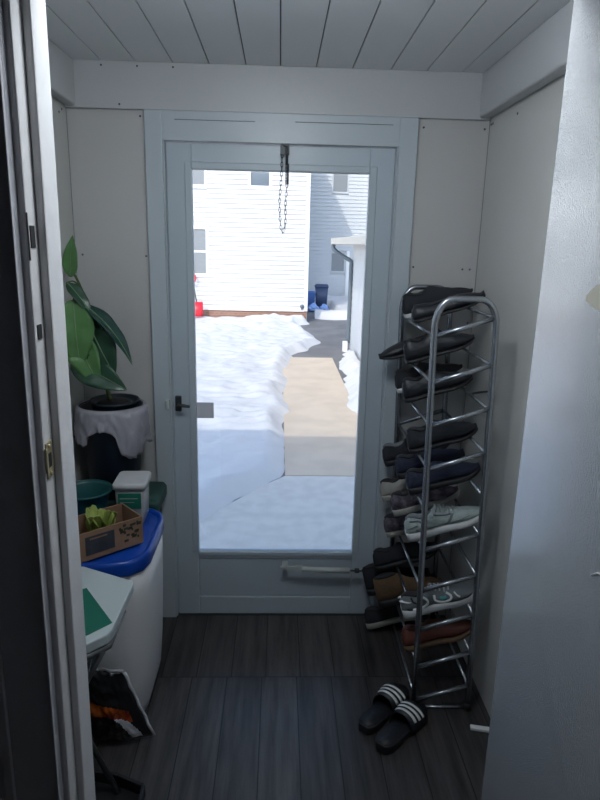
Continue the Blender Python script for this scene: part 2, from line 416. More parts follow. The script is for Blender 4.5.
# ------------------------------------------------------------------ foreground opening: left jamb, right door leaf
def lean(z): return .0027+.0075*(z-1)
def jamb_strip(q, x0, x1, y0, y1, m, z0=-.0, z1=2.07):
    vs = []
    for z in (z0, z1):
        l = lean(z); vs += [(x0+l, y0, z), (x1+l, y0, z), (x1+l, y1, z), (x0+l, y1, z)]
    q.add(vs, [(0,3,2,1),(4,5,6,7),(0,1,5,4),(1,2,6,5),(2,3,7,6),(3,0,4,7)], m)
q = MB(); jamb_strip(q, -.43, -.3976, -1.521, -1.415, M['jamb'])
struct('trim_8', q, None, 'white painted left jamb of the near doorway', 'jamb', bevel=.003)
q = MB(); jamb_strip(q, -.3974, -.383, -1.482, -1.415, M['jamb'])
struct('trim_9', q, None, 'white door stop strip on the left jamb', 'door stop', bevel=.003)
q = MB(); jamb_strip(q, -.492, -.4086, -1.541, -1.5205, M['casing_dark']); jamb_strip(q, -.508, -.492, -1.549, -1.5205, M['casing_dark'])
jamb_strip(q, -.412, -.4086, -1.546, -1.5205, M['casing_dark'])
struct('trim_10', q, None, 'shadowed casing board left of the near doorway', 'casing', bevel=.003)
sp = thing('strike_plate', 'worn brass strike plate screwed to the left door jamb', 'strike plate', (-.3976+lean(1.29), -1.50, 1.292))
q = MB(); q.box((-.001, -.016, -.032), (.0025, .010, .032), M['brass']); q.box((0, -.020, -.020), (.004, -.015, .024), M['brass'])
for z in (-.024, .024): q.lathe([(.004, 0), (.004, .004), (.002, .0048)], M['brass'], Matrix.Translation((0, -.003, z)) @ Matrix.Rotation(R(90), 4, 'Y'), n=8)
q.build('plate', M['brass'], sp, bevel=.0008)
boxpart('bolt_hole', (.0022, -.009, -.013), (.003, .004, .012), M['mortise'], sp)
for i, (z, hh) in enumerate(((1.662, .017), (1.512, .012))):
    q = MB(); l = -.3976+lean(z); q.box((l-.001, -1.512, z-hh), (l+.0016, -1.494, z+hh), M['mortise'])
    if i == 0: q.box((l-.001, -1.520, z-.036), (l+.0012, -1.517, z+.036), M['rust'])
    tag(q.build('latch_mortise', M['mortise'], bevel=.0006), ['upper dark old latch hole cut in the left door jamb', 'lower small dark old latch hole in the left door jamb'][i], 'latch hole')
dl = thing('door_2', 'white gloss painted door leaf standing open at the right', 'door', (.462, YF, 0)); dl['kind'] = 'structure'
boxpart('door_slab', (0, -.86, .008), (.044, 0, 2.05), M['gloss_door'], dl, .003)
q = MB()
poly = []
for k in range(16):
    a = 2*math.pi*k/16; rr = 1+.2*math.sin(3*a+1)
    poly.append((.028*rr*math.cos(a), .017*rr*math.sin(a)))
q.prism(poly, 0, .0012, M['chip'], Matrix.Translation((0, -.205, 1.594)) @ Matrix.Rotation(R(-90), 4, 'Y') @ Matrix.Rotation(R(90), 4, 'Z'))
q.build('paint_chip', M['chip'], dl)
q = MB(); q.tube([(-.0004, -.30, 1.20), (-.0006, -.315, 1.212), (-.0004, -.33, 1.216)], .0015, M['stripe'], n=5); q.build('scuff_mark', M['stripe'], dl)
# interior room behind the camera
q = MB(); q.box((-1.9, -4.6, -.06), (1.9, YF-.121, -.002)); struct('floor_hall', q, M['room_floor'], 'dark hall floor', 'floor')
q = MB(); q.box((-2.0, -4.6, -.06), (-1.9, -1.42, 2.75)); struct('wall_hall_left', q, M['room'])
q = MB(); q.box((1.9, -4.6, -.06), (2.0, -1.42, 2.75)); struct('wall_hall_right', q, M['room'])
q = MB(); q.box((-2.0, -4.7, -.06), (2.0, -4.6, 2.75)); struct('wall_hall_end', q, M['room'])
q = MB(); q.box((-2.0, -4.7, 2.55), (2.0, -1.52, 2.75)); struct('ceiling_hall', q, M['room'])

# ------------------------------------------------------------------ our house outside (casts the shade on the yard)
q = MB(); q.box((-7, -1.62, -.36), (-2.0, -1.43, 3.62)); q.box((2.0, -1.62, -.36), (7, -1.43, 3.62)); q.box((-2.0, -1.62, 2.75), (2.0, -1.43, 3.62))
struct('wall_house_outside', q, M['siding'], 'outside wall of the house the porch belongs to', 'wall')
q = MB(); q.add([(-7.2, -1.2, 3.60), (7.2, -1.2, 3.60), (7.2, -6, 5.2), (-7.2, -6, 5.2), (-7.2, -1.2, 3.68), (7.2, -1.2, 3.68), (7.2, -6, 5.3), (-7.2, -6, 5.3)],
    [(0,3,2,1),(4,5,6,7),(0,1,5,4),(1,2,6,5),(2,3,7,6),(3,0,4,7)]); struct('roof', q, M['roof'])
q = MB(); q.add([(-1.05, .27, 2.42), (1.05, .27, 2.42), (1.05, -1.43, 2.70), (-1.05, -1.43, 2.70), (-1.05, .27, 2.5), (1.05, .27, 2.5), (1.05, -1.43, 2.80), (-1.05, -1.43, 2.80)],
    [(0,3,2,1),(4,5,6,7),(0,1,5,4),(1,2,6,5),(2,3,7,6),(3,0,4,7)]); struct('roof_porch', q, M['roof'])
q = MB(); q.box((-.92, .08, -.36), (.91, .13, -.005)); q.box((-.92, -1.4, -.36), (-.86, .08, -.07)); q.box((.85, -1.4, -.36), (.91, .08, -.07)); struct('wall_porch_skirt', q, M['siding'])

fill_lamp = thing('added_fill_light', 'added unseen fill light, a round white dome on the porch ceiling', 'fill light', (.0, -1.25, ZC))  # added out of view because daylight alone left the porch too dark
q = MB(); q.lathe([(.17, 0), (.17, -.02), (.155, -.02)], M['white_trim'], cap=(True, True)); q.build('base', None, fill_lamp)
q = MB(); q.lathe([(.130, -.018), (.142, -.05), (.138, -.085), (.11, -.115), (.05, -.130), (.001, -.133)], M['fill_lamp'], cap=(False, True)); q.build('diffuser', None, fill_lamp)
# ------------------------------------------------------------------ shoe rack
rk = thing('shoe_rack', 'tall ten-tier chrome tube shoe rack against the right wall', 'shoe rack', (0, 0, 0))
TZ = [.04, .18, .335, .49, .645, .79, .94, 1.09, 1.235, 1.385]
def fx(z): return .517-.021*(z/1.5) if z < 0 else .516-.030*max(0, z-.1)/1.4
def bx_(z): return .716-.036*max(0, z-.1)/1.4
RT = .0105
for yy in (-.60, -.06):
    pts = [(fx(0), yy, .0), (fx(.5), yy, .5), (fx(1.0), yy, 1.0), (fx(1.42), yy, 1.42)]
    xc0, xc1 = fx(1.42), bx_(1.42)
    for k in range(1, 7):
        a = R(90*k/6); pts.append((xc0+.055-.055*math.cos(a), yy, 1.42+.085*math.sin(a)))
    for k in range(0, 7):
        a = R(90-90*k/6); pts.append((xc1-.055+.055*math.cos(a), yy, 1.42+.085*math.sin(a)))
    pts += [(bx_(1.0), yy, 1.0), (bx_(.5), yy, .5), (bx_(0), yy, 0)]
    q = MB(); q.tube(pts, RT, n=12); fr = q.build('side_frame', M['chrome'], rk)
    for k, z in enumerate(TZ):
        if k == 5 and yy < -.3: continue
        q = MB(); q.tube([(fx(z), yy, z), (bx_(z+.065), yy, z+.065)], .0085, n=8); q.build('side_rung', M['chrome'], fr)
    q = MB(); q.tube([(fx(.012), yy, .012), (bx_(.012), yy, .012)], .007, n=8); q.build('foot_bar', M['chrome'], fr)
    for x in (fx(0), bx_(0)):
        q = MB(); q.lathe([(.013, 0), (.013, .03)], None, Matrix.Translation((x, yy, 0)), n=10); q.build('foot_cap', M['black'], fr)
for z in TZ:
    for (x, zz) in ((fx(z)+.006, z), (bx_(z+.065)-.006, z+.065)):
        q = MB(); q.tube([(x, -.60, zz), (x, -.06, zz)], .0055, n=8); q.build('shelf_bar', M['chrome'], rk)

# ------------------------------------------------------------------ shoes
def interp(tab, t):
    for (a, va), (b, vb) in zip(tab[:-1], tab[1:]):
        if t <= b:
            u = (t-a)/(b-a) if b > a else 0; u = u*u*(3-2*u); return va+(vb-va)*u
    return tab[-1][1]
WID = [(0, .018), (.04, .028), (.12, .033), (.3, .032), (.45, .033), (.68, .044), (.82, .042), (.93, .030), (.98, .018), (1, .008)]
TOPS = {
 'sneaker': [(0, .070), (.05, .088), (.12, .088), (.22, .076), (.34, .080), (.42, .094), (.5, .086), (.62, .070), (.75, .058), (.88, .048), (.96, .036), (1, .022)],
 'flat': [(0, .050), (.05, .062), (.15, .058), (.3, .050), (.45, .050), (.6, .056), (.75, .050), (.88, .042), (.96, .032), (1, .020)],
 'boot': [(0, .128), (.05, .134), (.15, .136), (.3, .134), (.40, .126), (.46, .108), (.55, .088), (.68, .072), (.8, .062), (.9, .054), (.97, .040), (1, .022)],
}
def make_shoe(name, label, kind, L, T, upper, sole, lining='lining', lace=None, stripes=None, ws=1.0, sole_h=.024, toe_spring=.014, heel_h=0, accent=None, cat='shoe', group=None):
    root = bpy.data.objects.new(name, None); COL.objects.link(root); root.empty_display_size = .03; root.matrix_world = T
    tag(root, label, cat, group)
    N = 22; top = TOPS[kind]
    def lift(t): return toe_spring*max(0, (t-.68)/.32)**2 + heel_h*max(0, 1-t/.55)**1.3
    def ringset(tt, w, z0, z1, sq=2.6, n=18):
        r = []
        for k in range(n):
            a = 2*math.pi*k/n; c, s_ = math.cos(a), math.sin(a)
            r.append((tt*L, w*math.copysign(abs(c)**(2/sq), c), (z0+z1)/2+(z1-z0)/2*math.copysign(abs(s_)**(2/sq), s_)))
        return r
    ts = [0, .015, .04, .08, .13, .2, .28, .36, .42, .5, .58, .66, .74, .81, .87, .92, .96, .985, 1]
    q = MB(); q.loft([ringset(t, interp(WID, t)*ws+.004, lift(t)*1.0, lift(t)+sole_h*(1.15-.35*t), 5) for t in ts])
    if heel_h:
        q.box((.006, -.022, 0), (.055, .022, heel_h), None)
    q.build('sole', M[sole], root)
    q = MB(); rings = []
    for t in ts:
        w = interp(WID, t)*ws; z0 = lift(t)+sole_h*.6; z1 = max(z0+.012, interp(top, t)+heel_h*max(0, 1-t/.55)**1.3+.0)
        n = 18; r = []
        for k in range(n):
            a = 2*math.pi*k/n; c, s_ = math.cos(a), math.sin(a)
            zz = (s_+1)/2
            neck = 1-.42*max(0, zz-.25)/.75*(1 if t < .62 else .6)
            xl = t*L+(.010*max(0, zz-.3) if t < .05 else 0)
            r.append((xl, w*neck*math.copysign(abs(c)**.75, c), z0+(z1-z0)*zz))
        rings.append(r)
    q.loft(rings); q.build('upper', M[upper], root)
    # opening
    t0, t1 = (.03, .36) if kind != 'flat' else (.05, .62)
    q = MB(); rings = []
    for i in range(9):
        t = t0+(t1-t0)*i/8; w = interp(WID, t)*ws*.56*math.sin(math.pi*min(.97, max(.06, i/8)))**.5
        zt = interp(top, t)+heel_h*max(0, 1-t/.55)**1.3
        rings.append([(t*L+.004, w*math.cos(2*math.pi*k/10), zt-.004+.0065*math.sin(2*math.pi*k/10)) for k in range(10)])
    q.loft(rings); q.build('collar', M[lining], root)
    if lace:
        for i in range(5):
            t = .43+.05*i; zt = interp(top, t); w = interp(WID, t)*ws*.55
            q = MB(); q.tube([(t*L-.004, -w, zt-.012), (t*L, -w*.5, zt), (t*L+.003, 0, zt+.003), (t*L, w*.5, zt), (t*L-.004, w, zt-.012)], .0032, n=6)
            q.build('lace', M[lace], root)
    if stripes:
        for sx in (-1, 1):
            for (ta, tb, za, zb) in stripes:
                q = MB(); rings = []
                for i in range(7):
                    f = i/6; t = ta+(tb-ta)*f; z = za+(zb-za)*f
                    w = interp(WID, t)*ws; zz = (z-sole_h*.6)/max(.02, interp(top, t)-sole_h*.6)
                    nk = 1-.42*max(0, zz-.25)/.75; sn = 2*zz-1; cc = max(.1, 1-sn*sn)**.375
                    rings.append([(t*L-.006, sx*(w*nk*cc+.0002), z-.003), (t*L-.006, sx*(w*nk*cc+.0028), z), (t*L+.006, sx*(w*nk*cc+.0028), z), (t*L+.006, sx*(w*nk*cc+.0002), z-.003)])
                q.loft(rings); q.build('stripe', M[accent or 'stripe'], root)
    return root
def on_tier(k, y, over=.05, yaw=0, rev=False, L=.28):
    """matrix for a shoe lying on the two bars of tier k (1..10); toe towards the wall unless rev"""
    z = TZ[k-1]; a = math.atan2(.065, bx_(z)-fx(z))
    X = V((math.cos(a), 0, math.sin(a))); Z = V((-math.sin(a), 0, math.cos(a))); Y = V((0, 1, 0))
    o = V((fx(z), y, z))+Z*.0062-X*over
    if rev: o = o+X*L; X = -X; Y = -Y
    m = Matrix(((X.x, Y.x, Z.x, o.x), (X.y, Y.y, Z.y, o.y), (X.z, Y.z, Z.z, o.z), (0, 0, 0, 1)))
    if yaw: m = m @ Matrix.Rotation(yaw, 4, 'Z')
    return m
G = None
make_shoe('sneaker', 'black sneaker with thin white sole edge, far end of the top tier', 'sneaker', .275, on_tier(10, -.145, .0), 'blackfab', 'white_rubber', sole_h=.014)
make_shoe('flat_shoe', 'black flat shoe alone mid-way along the top tier', 'flat', .27, on_tier(10, -.30, .0), 'blacksat', 'black', sole_h=.012, toe_spring=.02)
make_shoe('flat_shoe', 'black pointed shoe poking out toward the door on the second tier from the top', 'flat', .27, on_tier(9, -.12, .09, rev=True, L=.27), 'blacksat', 'black', ws=.95, sole_h=.016)
make_shoe('sneaker', 'black low shoe resting mid-way along the second tier from the top', 'sneaker', .265, on_tier(9, -.275, .015), 'blacksat', 'black', sole_h=.014)
make_shoe('sneaker', 'black sneaker with white heel edge, far end of the third tier from the top', 'sneaker', .275, on_tier(8, -.125, .015), 'blackfab', 'white_rubber', sole_h=.016)
make_shoe('sneaker', 'black shoe with rounded toe mid-way along the third tier from the top', 'sneaker', .265, on_tier(8, -.28, .015), 'blacksat', 'black', sole_h=.016)
make_shoe('flat_shoe', 'dark rounded slip-on shoe alone on the fourth tier from the top', 'sneaker', .255, on_tier(7, -.42, .02), 'blackfab', 'black', ws=1.05, sole_h=.016)
make_shoe('sneaker', 'dark shoe at the far end of the tier above the cream shoe', 'sneaker', .28, on_tier(6, -.12, .055), 'blackfab', 'black', lining='grey_dark')
make_shoe('sneaker', 'navy shoe above the pale grey running sneaker', 'sneaker', .27, on_tier(6, -.44, .02), 'navy', 'black')
make_shoe('sneaker', 'dark navy shoe between the cream shoe and the navy shoe', 'sneaker', .27, on_tier(6, -.28, .03), 'navy', 'black')
make_shoe('sneaker', 'cream canvas shoe with dark opening at the far end of its tier', 'sneaker', .285, on_tier(5, -.14, .065), 'cream', 'cream', lace=None, sole_h=.026)
make_shoe('sneaker', 'dim purple shoe next to the cream canvas shoe', 'sneaker', .27, on_tier(5, -.29, .045), 'purple', 'cream')
make_shoe('sneaker', 'pale grey running sneaker at the near end of the rack', 'sneaker', .29, on_tier(5, -.505, .032), 'grey_knit', 'white_rubber', lining='grey_dark', lace='lace_grey', stripes=[(.50, .60, .032, .062), (.03, .14, .050, .056)], accent='grey_dark', sole_h=.028)
make_shoe('sneaker', 'dusky purple patterned sneaker with spotted pale sole edge', 'sneaker', .275, on_tier(4, -.16, .045), 'purple', 'cream', sole_h=.02)
make_shoe('sneaker', 'black sneaker above the tan boot at the far end of the rack', 'sneaker', .285, on_tier(3, -.14, .085), 'blackfab', 'black', sole_h=.022)
make_shoe('boot', 'tan suede ankle boot with dark collar low at the far end of the rack', 'boot', .285, on_tier(2, -.18, .07), 'tan', 'black', lining='blackfab', sole_h=.03, cat='boot')
make_shoe('boot', 'black boot squeezed between the tan boot and the door', 'boot', .29, on_tier(2, -.075, .105), 'blackfab', 'black', sole_h=.03, ws=.9, cat='boot')
make_shoe('sneaker', 'white and black running sneaker with teal side patch at the near end of the rack', 'sneaker', .295, on_tier(3, -.505, .035), 'grey_dark', 'white_rubber', lace='lace_white', stripes=[(.02, .12, .072, .062)], sole_h=.03)
make_shoe('sneaker', 'black shoe with pale sole on the bottom tier at the far end', 'sneaker', .285, on_tier(1, -.11, .11), 'blackfab', 'cream', sole_h=.026)
make_shoe('sneaker', 'rust red leather shoe below the white and black running sneaker', 'sneaker', .275, on_tier(2, -.49, .02), 'rusty', 'tan', lining='rusty', sole_h=.018)
def side_y(L, kind, t, z, ws=1.0, sole_h=.03):
    w = interp(WID, t)*ws; top = interp(TOPS[kind], t); zz = max(0, min(1, (z-sole_h*.6)/max(.02, top-sole_h*.6)))
    return w*(1-.42*max(0, zz-.25)/.75)*max(.1, 1-(2*zz-1)**2)**.375
def stroke(o, L, kind, pts, r, m, name, sole_h=.03):
    P3 = [(x, -(side_y(L, kind, x/L, z, 1.0, sole_h)+.001), z) for x, _, z in smooth_path([(x, 0, z) for x, z in pts], 6)]
    q = MB(); q.tube(P3, r, n=6); q.build(name, m, o)
for o in list(COL.objects):
    if o.get('label', '').startswith('white and black running'):
        L_ = .295
        stroke(o, L_, 'sneaker', [(.070, .070), (.092, .062), (.100, .048), (.090, .036), (.065, .031), (.040, .032)], .0045, M['stripe'], 'side_curve')
        stroke(o, L_, 'sneaker', [(.045, .075), (.050, .058), (.070, .050), (.085, .056)], .0035, M['black'], 'dark_curve')
        stroke(o, L_, 'sneaker', [(.128, .066), (.128, .045), (.150, .034), (.178, .037), (.186, .050), (.172, .062)], .0045, M['stripe'], 'side_curve')
        stroke(o, L_, 'sneaker', [(.146, .050), (.158, .047), (.170, .051)], .0065, M['teal'], 'teal_patch')
        stroke(o, L_, 'sneaker', [(.200, .056), (.208, .044), (.216, .038)], .004, M['stripe'], 'side_curve')
        stroke(o, L_, 'sneaker', [(.020, .038), (.07, .026), (.15, .028), (.22, .029), (.26, .033)], .0035, M['black'], 'sole_line')
    if o.get('label', '').startswith('pale grey running'):
        L_ = .29
        stroke(o, L_, 'sneaker', [(.010, .036), (.06, .033), (.14, .034), (.20, .038), (.25, .042)], .0022, M['grey_dark'], 'sole_line', .028)
        stroke(o, L_, 'sneaker', [(.022, .074), (.05, .068), (.062, .054), (.055, .042), (.035, .040)], .0035, M['grey_dark'], 'heel_overlay', .028)
        stroke(o, L_, 'sneaker', [(.11, .074), (.14, .066), (.17, .062)], .003, M['grey_dark'], 'eyestay', .028)
# slides on the floor
def make_slide(label, p_heel, p_toe, first=True):
    d = V((p_toe[0]-p_heel[0], p_toe[1]-p_heel[1], 0)); ang = math.atan2(d.y, d.x)
    r = thing('slide_sandal', label, 'sandal', (p_heel[0], p_heel[1], 0), ang, 'black slides with three white stripes')
    L = d.length
    ts = [0, .02, .06, .12, .2, .3, .42, .55, .68, .8, .89, .95, .985, 1]
    def ow(t): return interp([(0, .018), (.05, .030), (.15, .037), (.4, .036), (.7, .050), (.85, .046), (.95, .030), (1, .012)], t)
    def h(t): return .030+.004*math.cos(t*6)-.004*t
    def rect(t, w, z0, z1): return [(t*L, -w, z0), (t*L, w, z0), (t*L, w, z1), (t*L, -w, z1)]
    q = MB(); q.loft([rect(t, ow(t), .001+.008*max(0, (t-.85)/.15)**2, h(t)) for t in ts]); q.build('sole', M['black'], r, bevel=.004)
    q = MB(); q.loft([rect(t, ow(t)-.006, h(t)-.001, h(t)+.002) for t in ts[1:-1]]); q.build('footbed', M['blacksat'], r)
    def strap(ta, tb, off, m, name, par, a0=0, a1=180, th=.004):
        q = MB(); rings = []
        for k in range(17):
            a = R(a0+(a1-a0)*k/16); ring = []
            for t, o in ((ta, 0), (ta, th), (tb, th), (tb, 0)):
                w = ow(t)+.004; zz = .058+.014*(t-.55)*-2
                ring.append((t*L, (w+off+o)*math.cos(a), .012+(zz+off+o)*math.sin(a)**.8))
            rings.append(ring)
        q.loft(rings, cap=(True, True)); return q.build(name, m, par)
    st = strap(.46, .80, 0, M['blacksat'], 'strap', r)
    for t in (.53, .61, .69):
        strap(t, t+.042, .0038, M['stripe'], 'stripe', st, 40, 150, .0012)
make_slide('black slide sandal with three white stripes, the one nearer the door', (.313, -.715), (.500, -.505))
make_slide('black slide sandal with three white stripes, the one nearer the camera', (.360, -.800), (.548, -.598))

q = MB(); q.box((-.035, -.010, 0), (.035, .010, .010)); o = q.build('wood_strip', M['paper'], bevel=.002)
o.location = (.735, -.70, .0); o.rotation_euler = (0, 0, R(-12)); tag(o, 'short white strip lying on the floor by the right wall', 'strip')
q = MB(); q.tube(smooth_path([(.700, -.34, 1.140), (.735, -.35, 1.150), (.772, -.36, 1.155), (.781, -.362, 1.145), (.781, -.364, 1.10), (.779, -.368, 1.055), (.776, -.372, 1.045)], 4), .0042, n=7)
tag(q.build('cord', M['black']), 'short black cord hanging from the back of the shoe rack by the right wall', 'cord')

# ------------------------------------------------------------------ left side: bin, lid, box, container, basin
def oct_(cx, cy, hx, hy, ch, z, n=4, sc=1):
    pts = []
    for sx, sy, a0 in ((1, 1, 0), (-1, 1, 90), (-1, -1, 180), (1, -1, 270)):
        for k in range(n+1):
            a = R(a0+90*k/n); pts.append((cx+sx*0+( (hx-ch)*sx + ch*math.cos(a))*sc, cy+((hy-ch)*sy+ch*math.sin(a))*sc, z))
    return pts
BX, BY = -.606, -.480
wb = thing('storage_bin', 'tall white plastic bin with blue lid in the left corner', 'bin', (BX, BY, 0))
q = MB(); prof = [(.72, 0), (.80, .006), (.86, .05), (.91, .18), (.945, .36), (.962, .5), (.968, .612)]
q.loft([oct_(0, 0, .182*s_, .226*s_, .11*s_, z, 5) for s_, z in prof]); q.build('body', M['bin'], wb)
q = MB(); q.loft([oct_(0, 0, .182*s_, .226*s_, .105*s_, z, 3) for s_, z in ((.95, .595), (.99, .595), (1.0, .602), (1.0, .634), (.985, .646), (.93, .648), (.90, .638), (.88, .640))]); q.build('lid', M['blue'], wb)
ZL = .6505
bd = thing('cardboard_tray', 'brown cardboard produce tray on the blue bin lid', 'box', (-.457, -.556, ZL-.001), R(41))
Lb, Db, Hb = .275, .145, .098
q = MB(); t = .005
q.box((-Lb, 0, 0), (0, Db, t)); q.box((-Lb, 0, t), (0, t, Hb)); q.box((-Lb, Db-t, t), (0, Db, Hb)); q.box((-Lb, t, t), (-Lb+t, Db-t, Hb)); q.box((-t, t, t), (0, Db-t, Hb))
q.build('tray_body', M['cardboard'], bd, bevel=.001)
q = MB(); q.box((-.205, -.0016, .018), (-.105, 0, .082), M['boxprint']); q.box((-.19, -.0022, .070), (-.13, -.0015, .075), M['cardboard']); q.build('printed_label', None, bd)
q = MB(); random.seed(3)
for i in range(26):
    x = -.085+.075*random.random(); z = .025+.06*random.random(); w = .004+.012*random.random()
    q.box((x-w/2, -.0014, z-.004), (x+w/2, 0, z+.004), M['boxprint2'])
q.build('printed_artwork', None, bd)
# lettuce
lt = thing('lettuce_head', 'yellow-green leafy lettuce heart in the cardboard tray', 'lettuce', (-.590, -.585, ZL+.006))
random.seed(5)
def lettuce_leaf(ang, h, w, lean_, ph):
    q = MB(); nu, nv = 7, 6; vs = []; fs = []
    for j in range(nv):
        v = j/(nv-1); ww = w*(.35+.65*math.sin(math.pi*(.15+.75*v)))
        for i in range(nu):
            u = i/(nu-1)*2-1
            r = .012+lean_*v*v+.012*u*u*v + .007*math.sin(u*7+ph)*v
            vs.append((r, u*ww, h*v*(1-.12*u*u)+.004*math.sin(u*9+ph)))
    for j in range(nv-1):
        for i in range(nu-1):
            a = j*nu+i; fs.append((a, a+1, a+nu+1, a+nu))
    q.add(vs, fs, None, Matrix.Rotation(ang, 4, 'Z'), True); q.build('leaf', M['lettuce'], lt, solid=.0015, sub=1)
for i in range(8):
    lettuce_leaf(i*2.4, .095+.045*random.random(), .034, .018+.016*random.random(), i*1.3)
q = MB(); q.lathe([(.012, 0), (.02, .01), (.016, .04), (.008, .06)], None, n=12); q.build('core', M['lettuce'], lt)
# clear container
cc = thing('food_container', 'cloudy clear plastic container with white lid and green label', 'container', (-.536, -.352, ZL-.001), R(2))
def rr(hx, hy, r, z): return oct_(0, 0, hx, hy, r, z, 4)
q = MB(); q.loft([rr(.046, .060, .012, 0), rr(.048, .062, .014, .004), rr(.053, .066, .014, .142), rr(.051, .064, .013, .142), rr(.0465, .0605, .012, .006)], cap=(True, True)); q.build('tub', M['clear'], cc)
q = MB(); q.loft([rr(.054, .067, .014, .136), rr(.060, .072, .016, .136), rr(.060, .072, .016, .153), rr(.056, .068, .015, .158), rr(.050, .062, .013, .157)]); q.build('lid', M['lid'], cc)
q = MB(); q.box((-.040, -.0675, .062), (.042, -.0655, .122), M['green']); q.box((-.034, -.0682, .100), (.030, -.0674, .104), M['clear']); q.box((-.034, -.0682, .086), (.018, -.0674, .088), M['clear']); q.build('label_sticker', None, cc)
q = MB(); q.loft([rr(.042, .056, .012, .008), rr(.047, .060, .012, .115)], None); q.build('contents', M['soil'], cc)
# teal basin behind
bs = thing('plastic_basin', 'dark teal round plastic basin behind the cardboard tray', 'basin', (-.690, -.410, ZL-.001))
q = MB(); q.lathe([(.05, 0), (.056, .004), (.074, .08), (.086, .125), (.093, .127), (.094, .132), (.088, .134), (.083, .125), (.070, .08), (.052, .008), (.0, .007)], cap=(True, False)); q.build('bowl', M['basin'], bs)
q = MB(); q.tube([(.091*math.cos(2*math.pi*k/28), .091*math.sin(2*math.pi*k/28), .132) for k in range(28)], .004, n=8, cyc=True); q.build('rim', M['basin'], bs)
# green tote behind, planter on it
gt = thing('storage_tote', 'dark green storage tote behind the white bin', 'tote', (-.622, -.14, 0))
q = MB(); q.loft([rr(.140*s_, .102*s_, .02, z) for s_, z in ((.78, 0), (.88, .3), (.97, .62))]); q.build('body', M['tote'], gt)
q = MB(); q.loft([rr(.152*s_, .110*s_, .02, z) for s_, z in ((.98, .612), (1.02, .615), (1.02, .650), (.97, .664))]); q.build('lid', M['tote'], gt)
px, py, pz = -.655, -.145, .6635
pl = thing('potted_plant', 'leafy green houseplant in dark planter in the left corner', 'plant', (px, py, pz))
q = MB(); q.lathe([(.088, 0), (.094, .006), (.120, .34), (.126, .346), (.126, .368), (.119, .368), (.114, .34), (.0, .33)], cap=(True, False)); q.build('planter', M['pot'], pl)
q = MB(); q.lathe([(.086, .33), (.088, .385), (.094, .388), (.094, .376), (.0, .366)], None, Matrix.Translation((.012, .01, 0)), cap=(True, False)); q.build('inner_pot', M['pot'], pl)
q = MB(); q.lathe([(.086, .362), (.06, .380), (.02, .386), (.001, .388)], None, Matrix.Translation((.012, .01, 0)), cap=(True, False)); q.build('soil', M['soil'], pl)
def W(p): return V(p)-V((px, py, pz))
stem0 = (px-.005, py, 1.05)
q = MB()
q.tube([W(p) for p in smooth_path([stem0, (-.680, -.15, 1.2), (-.700, -.16, 1.35), (-.735, -.16, 1.47), (-.765, -.17, 1.55)], 6)], [.009-.005*i/24 for i in range(25)], n=8); stem = q.build('stem', M['stem'], pl)
def leaf(base, tip, width, m, nrm=(0, -1, .25), droop=.03, fold=.22, root=None, curl=0):
    b, t_ = V(base), V(tip); d = t_-b; L = d.length; d.normalize(); n = V(nrm); n = (n-d*n.dot(d)).normalized(); s_ = d.cross(n).normalized()
    nu, nv = 9, 15; vs = []; fs = []
    def pt(u, v):
        w = width*.5*(math.sin(math.pi*min(1, v**.8*.97+.03))**.8)*(1-.25*v)
        bend = droop*4*v*(1-v); cu = -curl*v*v
        return b+d*(L*v)+s_*(u*w)+n*(bend+cu+fold*abs(u)*w-.0+.10*w*math.sin(v*14+2*u)*abs(u))
    for j in range(nv):
        for i in range(nu): vs.append(W(pt(i/(nu-1)*2-1, j/(nv-1))))
    for j in range(nv-1):
        for i in range(nu-1):
            a = j*nu+i; fs.append((a, a+1, a+nu+1, a+nu))
    q = MB(); q.add(vs, fs, None, None, True); o = q.build('leaf', M[m], pl, solid=.0014)
    q = MB(); q.tube([W(pt(0, j/14))+n*.0012 for j in range(15)], [.0026-.0018*j/14 for j in range(15)], n=5); q.build('midrib', M['vein'], o)
    if root:
        q = MB(); mid = (V(root)+b)/2+V((0, 0, .02)); q.tube([W(p) for p in smooth_path([root, mid, b], 5)], .003, n=6); q.build('leaf_stalk', M['stem'], o)
leaf((-.762, -.20, 1.525), (-.735, -.23, 1.672), .062, 'leaf_light', droop=.006, root=(-.76, -.17, 1.54))
leaf((-.770, -.22, 1.505), (-.680, -.245, 1.386), .058, 'leaf_dark', nrm=(.3, -.6, .8), droop=.012, root=(-.735, -.16, 1.47))
leaf((-.745, -.24, 1.445), (-.728, -.26, 1.195), .150, 'leaf_light', nrm=(.1, -1, .2), droop=.015, fold=.12, root=(-.735, -.16, 1.46))
leaf((-.712, -.23, 1.428), (-.540, -.255, 1.212), .070, 'leaf_gloss', nrm=(.35, -.45, .8), droop=.03, fold=.35, root=(-.735, -.17, 1.45))
leaf((-.690, -.21, 1.395), (-.625, -.23, 1.300), .075, 'leaf_dark', nrm=(.1, -1, .3), droop=.004, root=(-.705, -.16, 1.36))
leaf((-.765, -.24, 1.225), (-.560, -.265, 1.118), .125, 'leaf_dark', nrm=(.1, -1, .35), droop=.012, fold=.15, root=(-.685, -.16, 1.24))
leaf((-.690, -.232, 1.34), (-.606, -.25, 1.170), .135, 'leaf_dark', nrm=(-.1, -1, .25), droop=.01, fold=.12, root=(-.69, -.16, 1.30))
leaf((-.755, -.235, 1.33), (-.660, -.262, 1.128), .125, 'leaf_light', nrm=(0, -1, .3), droop=.012, root=(-.695, -.16, 1.33))
leaf((-.720, -.12, 1.40), (-.640, -.05, 1.30), .07, 'leaf_dark', droop=.01, root=(-.71, -.155, 1.38))
